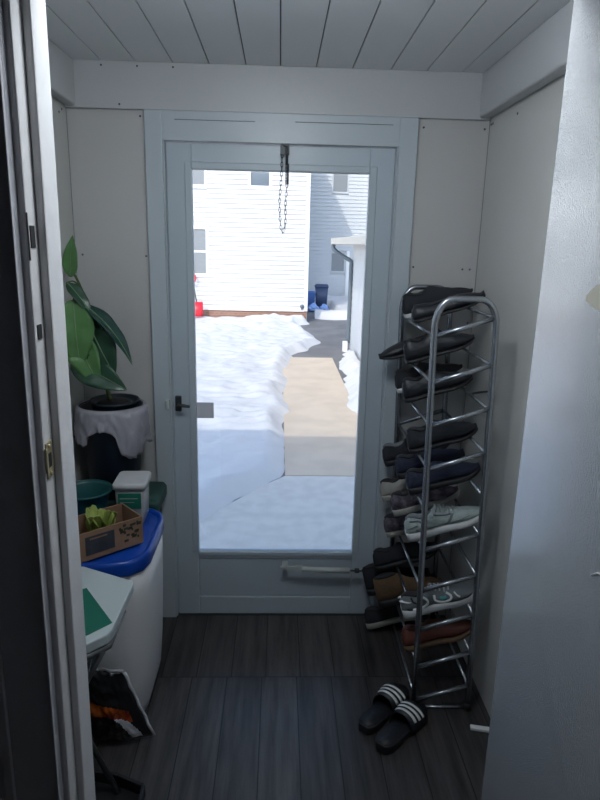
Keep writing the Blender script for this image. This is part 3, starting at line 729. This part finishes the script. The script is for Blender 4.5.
# plastic film bag draped over the planter rim
q = MB(); nth, nz = 96, 14; vs = []; fs = []
hem = [(0, .17), (20, .19), (35, .10), (60, .12), (120, .12), (180, .14), (215, .15), (236, .155), (250, .10), (262, .085), (275, .082), (287, .10), (297, .185), (312, .21), (328, .20), (345, .15), (360, .17)]
for j in range(nz):
    v = j/(nz-1)
    for i in range(nth):
        a = 360*i/nth; hz = interp(hem, a); ar = R(a)
        wr = .006*math.sin(a*.31)+.006*math.sin(a*.77+v*5)+.004*math.sin(a*1.6+v*9)
        flare = .034*math.exp(-((a-340)/14)**2)*(1-v)
        lobe = .026*math.exp(-((a-314)/16)**2)*math.sin(math.pi*min(1, v*1.0))
        if j == 0: r, z = .1175, .362
        elif j == 1: r, z = .124, .3735
        else:
            z = .372-(v-1/(nz-1))*hz; r = .1305+.004*v+abs(wr)*(.35+v)+lobe
        r += flare
        vs.append((r*math.cos(ar), r*math.sin(ar), z + flare*.35))
for j in range(nz-1):
    for i in range(nth):
        k = (i+1) % nth; fs.append((j*nth+i, j*nth+k, (j+1)*nth+k, (j+1)*nth+i))
q.add(vs, fs, None, Matrix.Translation((px, py, pz)), True)
tag(q.build('plastic_bag', M['filmbag'], solid=.0006), 'thin white plastic bag draped over the planter rim', 'plastic bag')

# ------------------------------------------------------------------ folding stool with white board top, bag, tray
st = thing('folding_stool', 'grey tube folding stool with white top in front of the bin', 'stool', (-.60, -.95, 0))
def SW(x, y, z=0): return (x+.60, y+.95, z)
ZS = .662
top_poly = [(-.431, -.828), (-.426, -.845), (-.430, -1.075), (-.438, -1.095), (-.485, -1.140), (-.72, -1.17), (-.75, -.90), (-.62, -.742), (-.605, -.742)]
q = MB(); q.prism([SW(x, y)[:2] for x, y in top_poly], ZS-.030, ZS); q.build('seat_board', M['board'], st, bevel=.004)
gp = [(-.556, -.872), (-.437, -1.043), (-.487, -1.098), (-.62, -1.08), (-.66, -.95)]
q = MB(); q.prism([SW(x, y)[:2] for x, y in gp], ZS+.0003, ZS+.0018); q.build('green_panel', M['green'], st)
q = MB(); q.tube([SW(*p) for p in ((-.437, -.93, ZS-.038), (-.437, -1.085, ZS-.040), (-.487, -1.136, ZS-.042), (-.70, -1.15, ZS-.042))], .0095, n=8); q.build('seat_frame', M['greymetal'], st)
q = MB(); q.tube([SW(-.725, -.955, ZS-.035), SW(-.476, -.955, .012)], .009, n=8); q.build('leg', M['greymetal'], st)
q = MB(); q.tube([SW(-.450, -1.10, ZS-.045), SW(-.50, -1.10, .52), SW(-.72, -1.12, .012)], .009, n=8); q.build('leg', M['greymetal'], st)
q = MB(); q.tube([SW(-.725, -1.12, ZS-.035), SW(-.53, -1.12, .012)], .009, n=8); q.build('leg', M['greymetal'], st)
q = MB(); q.tube([SW(-.46, -.90, ZS-.03), SW(-.74, -.90, .012)], .009, n=8); q.build('leg', M['greymetal'], st)
q = MB(); q.tube([SW(*p) for p in smooth_path([(-.470, -1.12, ZS-.05), (-.50, -1.105, .50), (-.515, -1.10, .40)], 4)], .0022, n=5); q.build('brace_wire', M['chrome'], st)
# bag
def pillow(nu=64, nv=64):
    TL, TR, BRc, BL = V((-.70, -.752, .30)), V((-.500, -.742, .272)), V((-.412, -.735, .014)), V((-.600, -.760, .012))
    vs = {}; n = V((.10, -1, .1)).normalized()
    def P(u, v, side):
        p = (TL*(1-u)+TR*u)*(1-v)+(BL*(1-u)+BRc*u)*v
        th = .042*(math.sin(math.pi*u)**.55)*(math.sin(math.pi*v)**.5)
        w = noise.noise(V((u*5, v*5, side*3)))*.012*math.sin(math.pi*u)*math.sin(math.pi*v)
        w += noise.noise(V((u*13, v*11, 5+side)))*.006*math.sin(math.pi*u)
        p = p + n*(side*(th+w))
        p.z = max(p.z, .004); return p
    return P, nu, nv
P, nu, nv = pillow()
bg = thing('snack_bag', 'crumpled black, orange and silver foil bag under the stool', 'bag', (0, 0, 0))
def bagmat(u, v):
    c = .40+.20*u-.10*math.sin(u*3.0)
    if c < v < c+.17 and u < .84: return 'bagorange'
    k = .70+.16*math.sin((v-.5)*3.4)
    if v > .54 and k-.17 < u < k and v < .93: return 'bagwhite'
    return 'bagblack'
q = MB()
for side in (1, -1):
    for j in range(nv):
        for i in range(nu):
            u0, u1, v0, v1 = i/nu, (i+1)/nu, j/nv, (j+1)/nv
            q.add([P(u0, v0, side), P(u1, v0, side), P(u1, v1, side), P(u0, v1, side)], [(0, 1, 2, 3)], M[bagmat((u0+u1)/2, (v0+v1)/2)], None, True)
bmesh.ops.remove_doubles(q.bm, verts=list(q.bm.verts), dist=.0002)
q.build('bag_body', None, bg)
for name, pts in (('top_seam', [P(u/10, 0, 0) for u in range(11)]), ('side_seam', [P(1, v/10, 0) for v in range(11)])):
    q = MB(); rings = []
    for k, p in enumerate(pts):
        o = .004*math.sin(k*2.1); w = .009
        dd = V((.0, 0, 1)) if name == 'top_seam' else V((1, 0, .25)).normalized()
        rings.append([p+V((0, o, 0))-dd*.004+V((0, .0012, 0)), p+V((0, o, 0))+dd*w+V((0, .0012, 0)), p+V((0, o, 0))+dd*w-V((0, .0012, 0)), p+V((0, o, 0))-dd*.004-V((0, .0012, 0))])
    q.loft(rings); q.build(name, M['bagwhite'], bg)
# black tray on the floor
bt = thing('boot_tray', 'low black plastic tray on the floor at the left front', 'tray', (-.59, -1.08, 0))
q = MB()
A = [(.195, .115), (.205, -.16), (-.12, -.16), (-.12, .20), (.105, .155)]
q.prism(A, 0, .010); q.build('tray_base', M['black'], bt)
q = MB()
for (a, b) in zip(A, A[1:]+A[:1]):
    d = V((b[0]-a[0], b[1]-a[1], 0)).normalized(); nn = V((-d.y, d.x, 0))*.006
    a3, b3 = V((*a, 0)), V((*b, 0))
    q.add([a3-nn+V((0,0,.010)), b3-nn+V((0,0,.010)), b3+nn+V((0,0,.010)), a3+nn+V((0,0,.010)), a3-nn+V((0,0,.05)), b3-nn+V((0,0,.05)), b3+nn+V((0,0,.05)), a3+nn+V((0,0,.05))],
          [(0,3,2,1),(4,5,6,7),(0,1,5,4),(1,2,6,5),(2,3,7,6),(3,0,4,7)])
q.build('tray_rim', M['black'], bt, bevel=.003)

# ------------------------------------------------------------------ the yard
GZ = -.35
q = MB(); q.box((-60, .13, GZ-.3), (60, 80, GZ-.012)); struct('ground', q, M['asphalt'], 'grey asphalt driveway and ground', 'ground')
q = MB(); q.prism([(-1.6, .14), (2.2, .14), (2.2, 2.66), (.075, 2.66), (-.10, 2.45), (-.60, 1.70), (-1.6, 1.2)], GZ-.1, GZ); struct('path_patio', q, M['patio'], 'concrete landing outside the storm door', 'patio')
q = MB(); q.box((.075, 2.675, GZ-.1), (.985, 8.6, GZ)); struct('path_walkway', q, M['walk'], 'tan concrete walkway across the snowy yard', 'walkway')
def seg_x(tab, y): return interp(tab, y)
left_edge = [(.2, -1.9), (1.0, -1.35), (1.45, -.80), (1.74, -.50), (2.1, -.33), (2.45, -.06), (2.70, .10), (3.5, .13), (5, .14), (6.5, .16), (7.5, .19), (8.2, .24), (8.8, .33), (9.6, .62), (10.5, .90), (11.0, .86), (12.0, .70), (12.8, .52), (13.2, .55), (13.5, .80), (13.8, .8), (14.6, .8), (15.5, 3)]
right_edge = [(2.6, 1.6), (3.2, 1.25), (3.8, 1.0), (4.3, .93), (5.2, .90), (6.2, .93), (7.2, .97), (8.3, 1.02), (8.9, 1.12), (9.4, 1.30), (9.6, 1.6)]
def snow_h(x, y):
    jit = .10*noise.noise(V((x*.3, y*1.3, 1)))+.05*noise.noise(V((x*2, y*4, 2)))
    d = seg_x(left_edge, y)+(jit if y > 3.2 else jit*.35)-x
    far = -1
    if .55 < x < 1.62 and 15.0 < y < 18.2: return -.12
    if y > 14.2: far = (y-14.5)*.6+.5*noise.noise(V((x*.8, y, 3)))
    if 2.6 < y < 9.6: d = max(d, (x-seg_x(right_edge, y)+jit))
    d = max(d, far)
    if d < -.12: return -.12
    e = max(0, min(1, (d+.02)/.28)); e = e*e*(3-2*e)
    hh = .13+.05*noise.noise(V((x*.6, y*.6, 0)))+.055*noise.noise(V((x*2.2, y*1.6, 4)))+.022*noise.noise(V((x*6, y*6, 7)))+.012*noise.noise(V((x*14, y*14, 9)))+(.035*noise.noise(V((x*2.5, y*7, 11)))+.02*abs(noise.noise(V((x*5, y*9, 13)))) if y > 3.4 else 0)
    ridge = .05*math.exp(-((d-.25)/.14)**2)*(.5+noise.noise(V((x*3, y*3, 8)))) if y > 3.3 else 0
    if y > 13.0 and x > -.9: hh += .10*min(1, (y-13.0)/.5)*min(1, (x+.9)/.8)
    return -.03+e*(hh+ridge)
def snow_grid(name, x0, x1, y0, y1, st, label, low=0):
    nx, ny = int((x1-x0)/st)+1, int((y1-y0)/st)+1
    hs = [[snow_h(x0+i*st, y0+j*st) for i in range(nx)] for j in range(ny)]
    me_v, me_f, idx = [], [], {}
    def vid(i, j):
        if (i, j) not in idx:
            idx[(i, j)] = len(me_v); me_v.append((x0+i*st, y0+j*st, GZ+hs[j][i]-low))
        return idx[(i, j)]
    for j in range(ny-1):
        for i in range(nx-1):
            if max(hs[j][i], hs[j][i+1], hs[j+1][i], hs[j+1][i+1]) > -.025:
                me_f.append((vid(i, j), vid(i+1, j), vid(i+1, j+1), vid(i, j+1)))
    me = bpy.data.meshes.new(name); me.from_pydata(me_v, [], me_f); me.polygons.foreach_set('use_smooth', [True]*len(me_f)); me.materials.append(M['snow'])
    o = bpy.data.objects.new(name, me); COL.objects.link(o); tag(o, label, 'snow', kind='stuff'); return o
snow_grid('snow_cover', -5, 1.37, .35, 13.75, .05, 'bright white snow covering the yard beside the walkway')
snow_grid('snow_cover', 1.0, 6.5, 13.8, 20, .12, 'low strip of snow in front of the far house')
snow_grid('snow_cover', -16, -4.95, .35, 13.75, .25, 'snow covering the far left of the yard')

# neighbour house
def siding(q, x0, x1, z0, z1, m, holes=(), pitch=.115, axis='x', depth=.026):
    n = int((z1-z0)/pitch)
    for k in range(n+1):
        a = z0+k*pitch; b = min(a+pitch, z1)
        if b-a < .01: continue
        spans = [(x0, x1)]
        for (h0, h1, g0, g1) in holes:
            if g0 < b-.005 and g1 > a+.005:
                ns = []
                for s0, s1 in spans:
                    if h1 <= s0 or h0 >= s1: ns.append((s0, s1)); continue
                    if h0 > s0: ns.append((s0, h0))
                    if h1 < s1: ns.append((h1, s1))
                spans = ns
        for s0, s1 in spans:
            vs = [(s0, 0, a), (s0, -depth, a), (s0, -.001, b), (s1, 0, a), (s1, -depth, a), (s1, -.001, b), (s0, .03, b), (s1, .03, b), (s0, .03, a), (s1, .03, a)]
            q.add(vs, [(0, 1, 4, 3), (1, 2, 5, 4), (0, 2, 1), (3, 4, 5), (2, 6, 7, 5)], m)
nh = thing('house', 'white sided neighbour house facing the porch, with brick foundation', 'house', (0, 13.8, 0))
wins = [(-3.05, -1.90, 3.03, 4.45), (-.745, -.285, 3.04, 4.15), (-2.72, -1.885, .86, 1.96)]
wins2 = [(-6.2, -5.2, .86, 2.1), (-6.0, -5.1, 3.03, 4.3)]
q = MB(); siding(q, -9, .66, -.04, 5.05, M['siding'], [(a-.07, b+.07, c-.09, d+.07) for a, b, c, d in wins+wins2]); q.box((-9, .02, -.04), (.74, .06, 5.05), M['siding']); q.box((.69, .06, -.3), (.74, 5.4, 5.05), M['siding']); q.box((-9, 5.35, -.3), (.69, 5.4, 5.05), M['siding']); q.box((-9, .06, -.3), (-8.95, 5.35, 5.05), M['siding'])
q.build('siding_wall', None, nh)
boxpart('corner_board', (.655, -.022, -.06), (.745, .06, 5.05), M['house_trim'], nh)
boxpart('foundation', (-9, .025, -.40), (.73, .08, -.04), M['brick'], nh)
boxpart('sill_board', (-9, -.024, -.07), (.655, .02, -.035), M['house_trim'], nh)
for (a, b, c, d) in wins+wins2:
    q = MB(); w = .07
    q.box((a-w, -.03, c-.09), (b+w, .03, c)); q.box((a-w, -.03, d), (b+w, .03, d+.07)); q.box((a-w, -.03, c), (a, .03, d)); q.box((b, -.03, c), (b+w, .03, d)); q.box((a, -.012, (c+d)/2-.025), (b, .01, (c+d)/2+.025))
    f = q.build('window', M['house_trim'], nh)
    boxpart('pane', (a, .004, c), (b, .018, d), M['winglass'] if a > -1 else M['shutter'], f)
q = MB(); XE = 1.04; q.add([(XE, -.35, 5.0), (XE, 5.5, 5.0), (-4.13, 5.5, 7.4), (-4.13, -.35, 7.4), (XE, -.35, 5.1), (XE, 5.5, 5.1), (-4.13, 5.5, 7.55), (-4.13, -.35, 7.55)],
    [(0,3,2,1),(4,5,6,7),(0,1,5,4),(1,2,6,5),(2,3,7,6),(3,0,4,7)])
q.add([(-9.3, -.35, 5.0), (-9.3, 5.5, 5.0), (-4.13, 5.5, 7.4), (-4.13, -.35, 7.4), (-9.3, -.35, 5.1), (-9.3, 5.5, 5.1), (-4.13, 5.5, 7.55), (-4.13, -.35, 7.55)],
    [(0,3,2,1),(4,5,6,7),(0,1,5,4),(1,2,6,5),(2,3,7,6),(3,0,4,7)]); q.build('roof', M['roof'], nh)
q = MB(); q.add([(.69, .02, 5.05), (-9, .02, 5.05), (-4.13, .02, 7.35), (.69, .06, 5.05), (-9, .06, 5.05), (-4.13, .06, 7.35)], [(0, 1, 2), (3, 5, 4), (0, 3, 4, 1), (1, 4, 5, 2), (2, 5, 3, 0)]); q.build('gable', M['siding'], nh)
q = MB(); q.lathe([(.045, 0), (.05, .01), (.05, .05), (.03, .06)], None, Matrix.Translation((.60, -.02, .07)) @ Matrix.Rotation(R(90), 4, 'X'), n=12); q.box((.585, -.05, -.03), (.615, -.02, .06)); q.build('wall_fitting', M['gutter'], nh)

fh = thing('house', 'far house with pale siding, half in blue shade', 'house', (0, 20.19, 0))
fw = [(1.84, 2.33, 3.45, 4.5), (1.86, 2.31, .73, 1.35)]
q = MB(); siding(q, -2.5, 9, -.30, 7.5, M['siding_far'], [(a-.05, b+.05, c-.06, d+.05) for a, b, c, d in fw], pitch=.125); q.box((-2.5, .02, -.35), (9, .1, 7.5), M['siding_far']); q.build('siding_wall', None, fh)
for (a, b, c, d) in fw:
    q = MB(); w = .05
    q.box((a-w, -.03, c-.06), (b+w, .03, c)); q.box((a-w, -.03, d), (b+w, .03, d+.05)); q.box((a-w, -.03, c), (a, .03, d)); q.box((b, -.03, c), (b+w, .03, d))
    f = q.build('window', M['siding_far'], fh); boxpart('pane', (a, .004, c), (b, .018, d), M['shutter'], f)
boxpart('foundation', (-2.5, -.02, -.36), (9, .02, -.27), M['brick'], fh)
boxpart('trim_post', (2.39, -.05, -.30), (2.50, 0, 1.45), M['house_trim'], fh)
boxpart('roof', (-3, -.5, 7.5), (9.5, 4, 7.7), M['roof'], fh)

# garage with rake overhang, gutter and downspout
ga = thing('garage', 'low white garage with downspout right of the walkway', 'garage', (0, 0, 0))
GX, GY = 1.40, 9.463
q = MB()
n = 16
for k in range(18):
    a = GZ+.05+k*.125; b = a+.125
    if b > 1.74: b = 1.74
    if a >= b-.01: break
    vs = [(GX, 3.2, a), (GX-.014, 3.2, a), (GX-.001, 3.2, b), (GX, GY, a), (GX-.014, GY, a), (GX-.001, GY, b)]
    q.add(vs, [(0, 1, 4, 3), (1, 2, 5, 4), (0, 2, 1), (3, 4, 5)], M['siding'])
q.box((GX, 3.2, GZ), (GX+.08, GY, 1.74), M['siding']); q.box((GX+.08, GY-.08, GZ), (5.5, GY, 1.74), M['siding']); q.box((GX+.08, 3.2, GZ), (5.5, 3.28, 1.74), M['siding']); q.box((5.42, 3.28, GZ), (5.5, GY-.08, 1.74), M['siding'])
q.build('siding_wall', None, ga)
y_e = GY+.30; xm = 3.45
q = MB()
for yy in (3.2, GY-.06):
    q.add([(GX, yy, 1.74), (5.5, yy, 1.74), (xm, yy, 2.26), (GX, yy+.06, 1.74), (5.5, yy+.06, 1.74), (xm, yy+.06, 2.26)], [(0, 1, 2), (3, 5, 4), (0, 3, 4, 1), (1, 4, 5, 2), (2, 5, 3, 0)])
q.build('gable', M['siding'], ga)
q = MB()
for xe in (1.08, 5.82):
    q.add([(xe, 2.9, 1.66), (xe, y_e, 1.66), (xm, y_e, 2.27), (xm, 2.9, 2.27), (xe, 2.9, 1.75), (xe, y_e, 1.75), (xm, y_e, 2.36), (xm, 2.9, 2.36)], [(0,3,2,1),(4,5,6,7),(0,1,5,4),(1,2,6,5),(2,3,7,6),(3,0,4,7)])
q.build('roof', M['garage_trim'], ga)
q = MB(); q.box((.985, 2.95, 1.665), (1.079, y_e, 1.775)); q.box((1.08, 2.95, 1.655), (GX, y_e, 1.672)); q.build('gutter', M['garage_trim'], ga, bevel=.012)
q = MB(); q.tube(smooth_path([(1.035, y_e-.05, 1.66), (1.035, y_e-.06, 1.58), (1.18, GY+.08, 1.46), (1.345, GY-.03, 1.36), (1.355, GY-.05, 1.25), (1.355, GY-.05, .3), (1.355, GY-.05, GZ+.16)], 4), .040, n=8); q.build('downspout', M['gutter'], ga)
q = MB(); q.box((1.24, GY-.20, GZ), (1.33, GY-.10, GZ+.20)); q.build('downspout_foot', M['house_trim'], ga)

# snow shovel, bins, sacks by the houses
sh = thing('snow_shovel', 'red snow shovel leaning on the white house', 'shovel', (-2.10, 13.46, -.20))
q = MB(); rings = []
for i in range(7):
    u = i/6*2-1; rings.append([(.155*u, -.10+.05*u*u, 0), (.155*u, -.03+.06*u*u, .20), (.145*u, .03+.03*u*u, .36), (.145*u, .045+.03*u*u, .36), (.155*u, -.015+.06*u*u, .20), (.155*u, -.085+.05*u*u, 0)])
q.loft(rings); q.build('blade', M['red'], sh)
q = MB(); q.tube([(0, .03, .30), (-.11, .17, .88)], .016, n=8); q.build('shaft', M['shaft'], sh)
q = MB(); q.tube(smooth_path([(-.11, .17, .86), (-.05, .18, .90), (-.05, .20, 1.0), (-.13, .21, 1.03), (-.20, .20, 1.0), (-.18, .18, .90), (-.11, .17, .86)], 4), .022, n=8); q.build('grip', M['red'], sh)
rb = thing('wheeled_bin', 'dark blue-grey lidded bin in the shade behind the house corner', 'bin', (1.36, 17.6, GZ))
q = MB(); q.loft([rr(.20*s_, .22*s_, .03, z) for s_, z in ((.82, 0), (1, .68))]); q.build('body', M['recycle'], rb)
q = MB(); q.loft([rr(.215, .235, .03, .67), rr(.22, .24, .03, .70), rr(.19, .21, .03, .76)]); q.build('lid', M['recycle'], rb)
rc = thing('recycling_tub', 'brighter blue tub beside the dark bin', 'tub', (.98, 17.3, GZ))
q = MB(); q.loft([rr(.13, .14, .03, 0), rr(.16, .17, .03, .50), rr(.175, .185, .03, .52), rr(.175, .185, .03, .55), rr(.15, .16, .03, .55), rr(.13, .14, .03, .10)]); q.build('tub_body', M['recycle2'], rc)
q = MB(); q.tube([(.175*math.cos(a), .185*math.sin(a), .535) for a in [2*math.pi*k/20 for k in range(20)]], .02, n=6, cyc=True); q.build('rim', M['recycle2'], rc)
def sack(x, y, r, seed, label):
    bm = bmesh.new(); bmesh.ops.create_icosphere(bm, subdivisions=4, radius=1)
    for v in bm.verts:
        c = v.co.copy(); n_ = noise.noise(c*2.2+V((seed, 0, 0)))*.25+noise.noise(c*5+V((0, seed, 0)))*.12
        v.co = V((c.x*r*1.15, c.y*r, max(-.55, c.z)*r*.8))*(1+n_)
        if c.z > .8: v.co.z += r*.35*(c.z-.8)/.2
    me = bpy.data.meshes.new('sack'); mn = min(v.co.z for v in bm.verts)
    for v in bm.verts: v.co.z -= mn
    for f in bm.faces: f.smooth = True
    bm.to_mesh(me); bm.free(); me.materials.append(M['bluebag']); o = bpy.data.objects.new('plastic_sack', me); COL.objects.link(o); o.location = (x, y, GZ); return tag(o, label, 'sack')
sack(1.06, 16.6, .15, 1, 'light blue plastic sack at the white house corner')
sack(1.40, 16.75, .13, 9, 'light blue plastic sack in front of the dark bin')

# ------------------------------------------------------------------ light
w = bpy.data.worlds.new('sky'); S.world = w; w.use_nodes = True
nt = w.node_tree; bgn = nt.nodes['Background']
sky = nt.nodes.new('ShaderNodeTexSky'); sky.sky_type = 'NISHITA'; sky.sun_disc = False
sky.sun_elevation = R(36.6); sky.sun_rotation = R(200); sky.air_density = 1.0; sky.dust_density = 1.0; sky.ozone_density = 1.0
nt.links.new(sky.outputs[0], bgn.inputs[0]); bgn.inputs[1].default_value = SKY
sun = bpy.data.lights.new('sun', 'SUN'); sun.energy = SUN; sun.angle = R(.6); sun.color = (1, .935, .84)
so = bpy.data.objects.new('sun', sun); COL.objects.link(so)
so.rotation_euler = V((.4, 1, -.8)).to_track_quat('-Z', 'Y').to_euler(); so.location = (-4, -8, 9)

# ------------------------------------------------------------------ camera
cam = bpy.data.cameras.new('camera'); co = bpy.data.objects.new('camera', cam); COL.objects.link(co)
cam.sensor_fit = 'VERTICAL'; cam.sensor_height = 24; cam.lens = 24*618/800; cam.clip_start = .02; cam.clip_end = 300
pitch, yaw, roll = CAMP = (.2478, .0372, .0230)
f = V((math.sin(yaw)*math.cos(pitch), math.cos(yaw)*math.cos(pitch), -math.sin(pitch)))
rt = V((math.cos(yaw), -math.sin(yaw), 0)); up = rt.cross(f)
r2 = rt*math.cos(roll)+up*math.sin(roll); u2 = -rt*math.sin(roll)+up*math.cos(roll)
co.matrix_world = Matrix(((r2.x, u2.x, -f.x, -.001), (r2.y, u2.y, -f.y, -2.52), (r2.z, u2.z, -f.z, 1.661), (0, 0, 0, 1)))
S.camera = co
S.view_settings.view_transform = 'Standard'; S.view_settings.look = 'None'; S.view_settings.gamma = 1; S.view_settings.use_curve_mapping = False
S.view_settings.exposure = EXPO
S.cycles.max_bounces = 14; S.cycles.diffuse_bounces = 10; S.cycles.transparent_max_bounces = 16; S.cycles.use_denoising = True
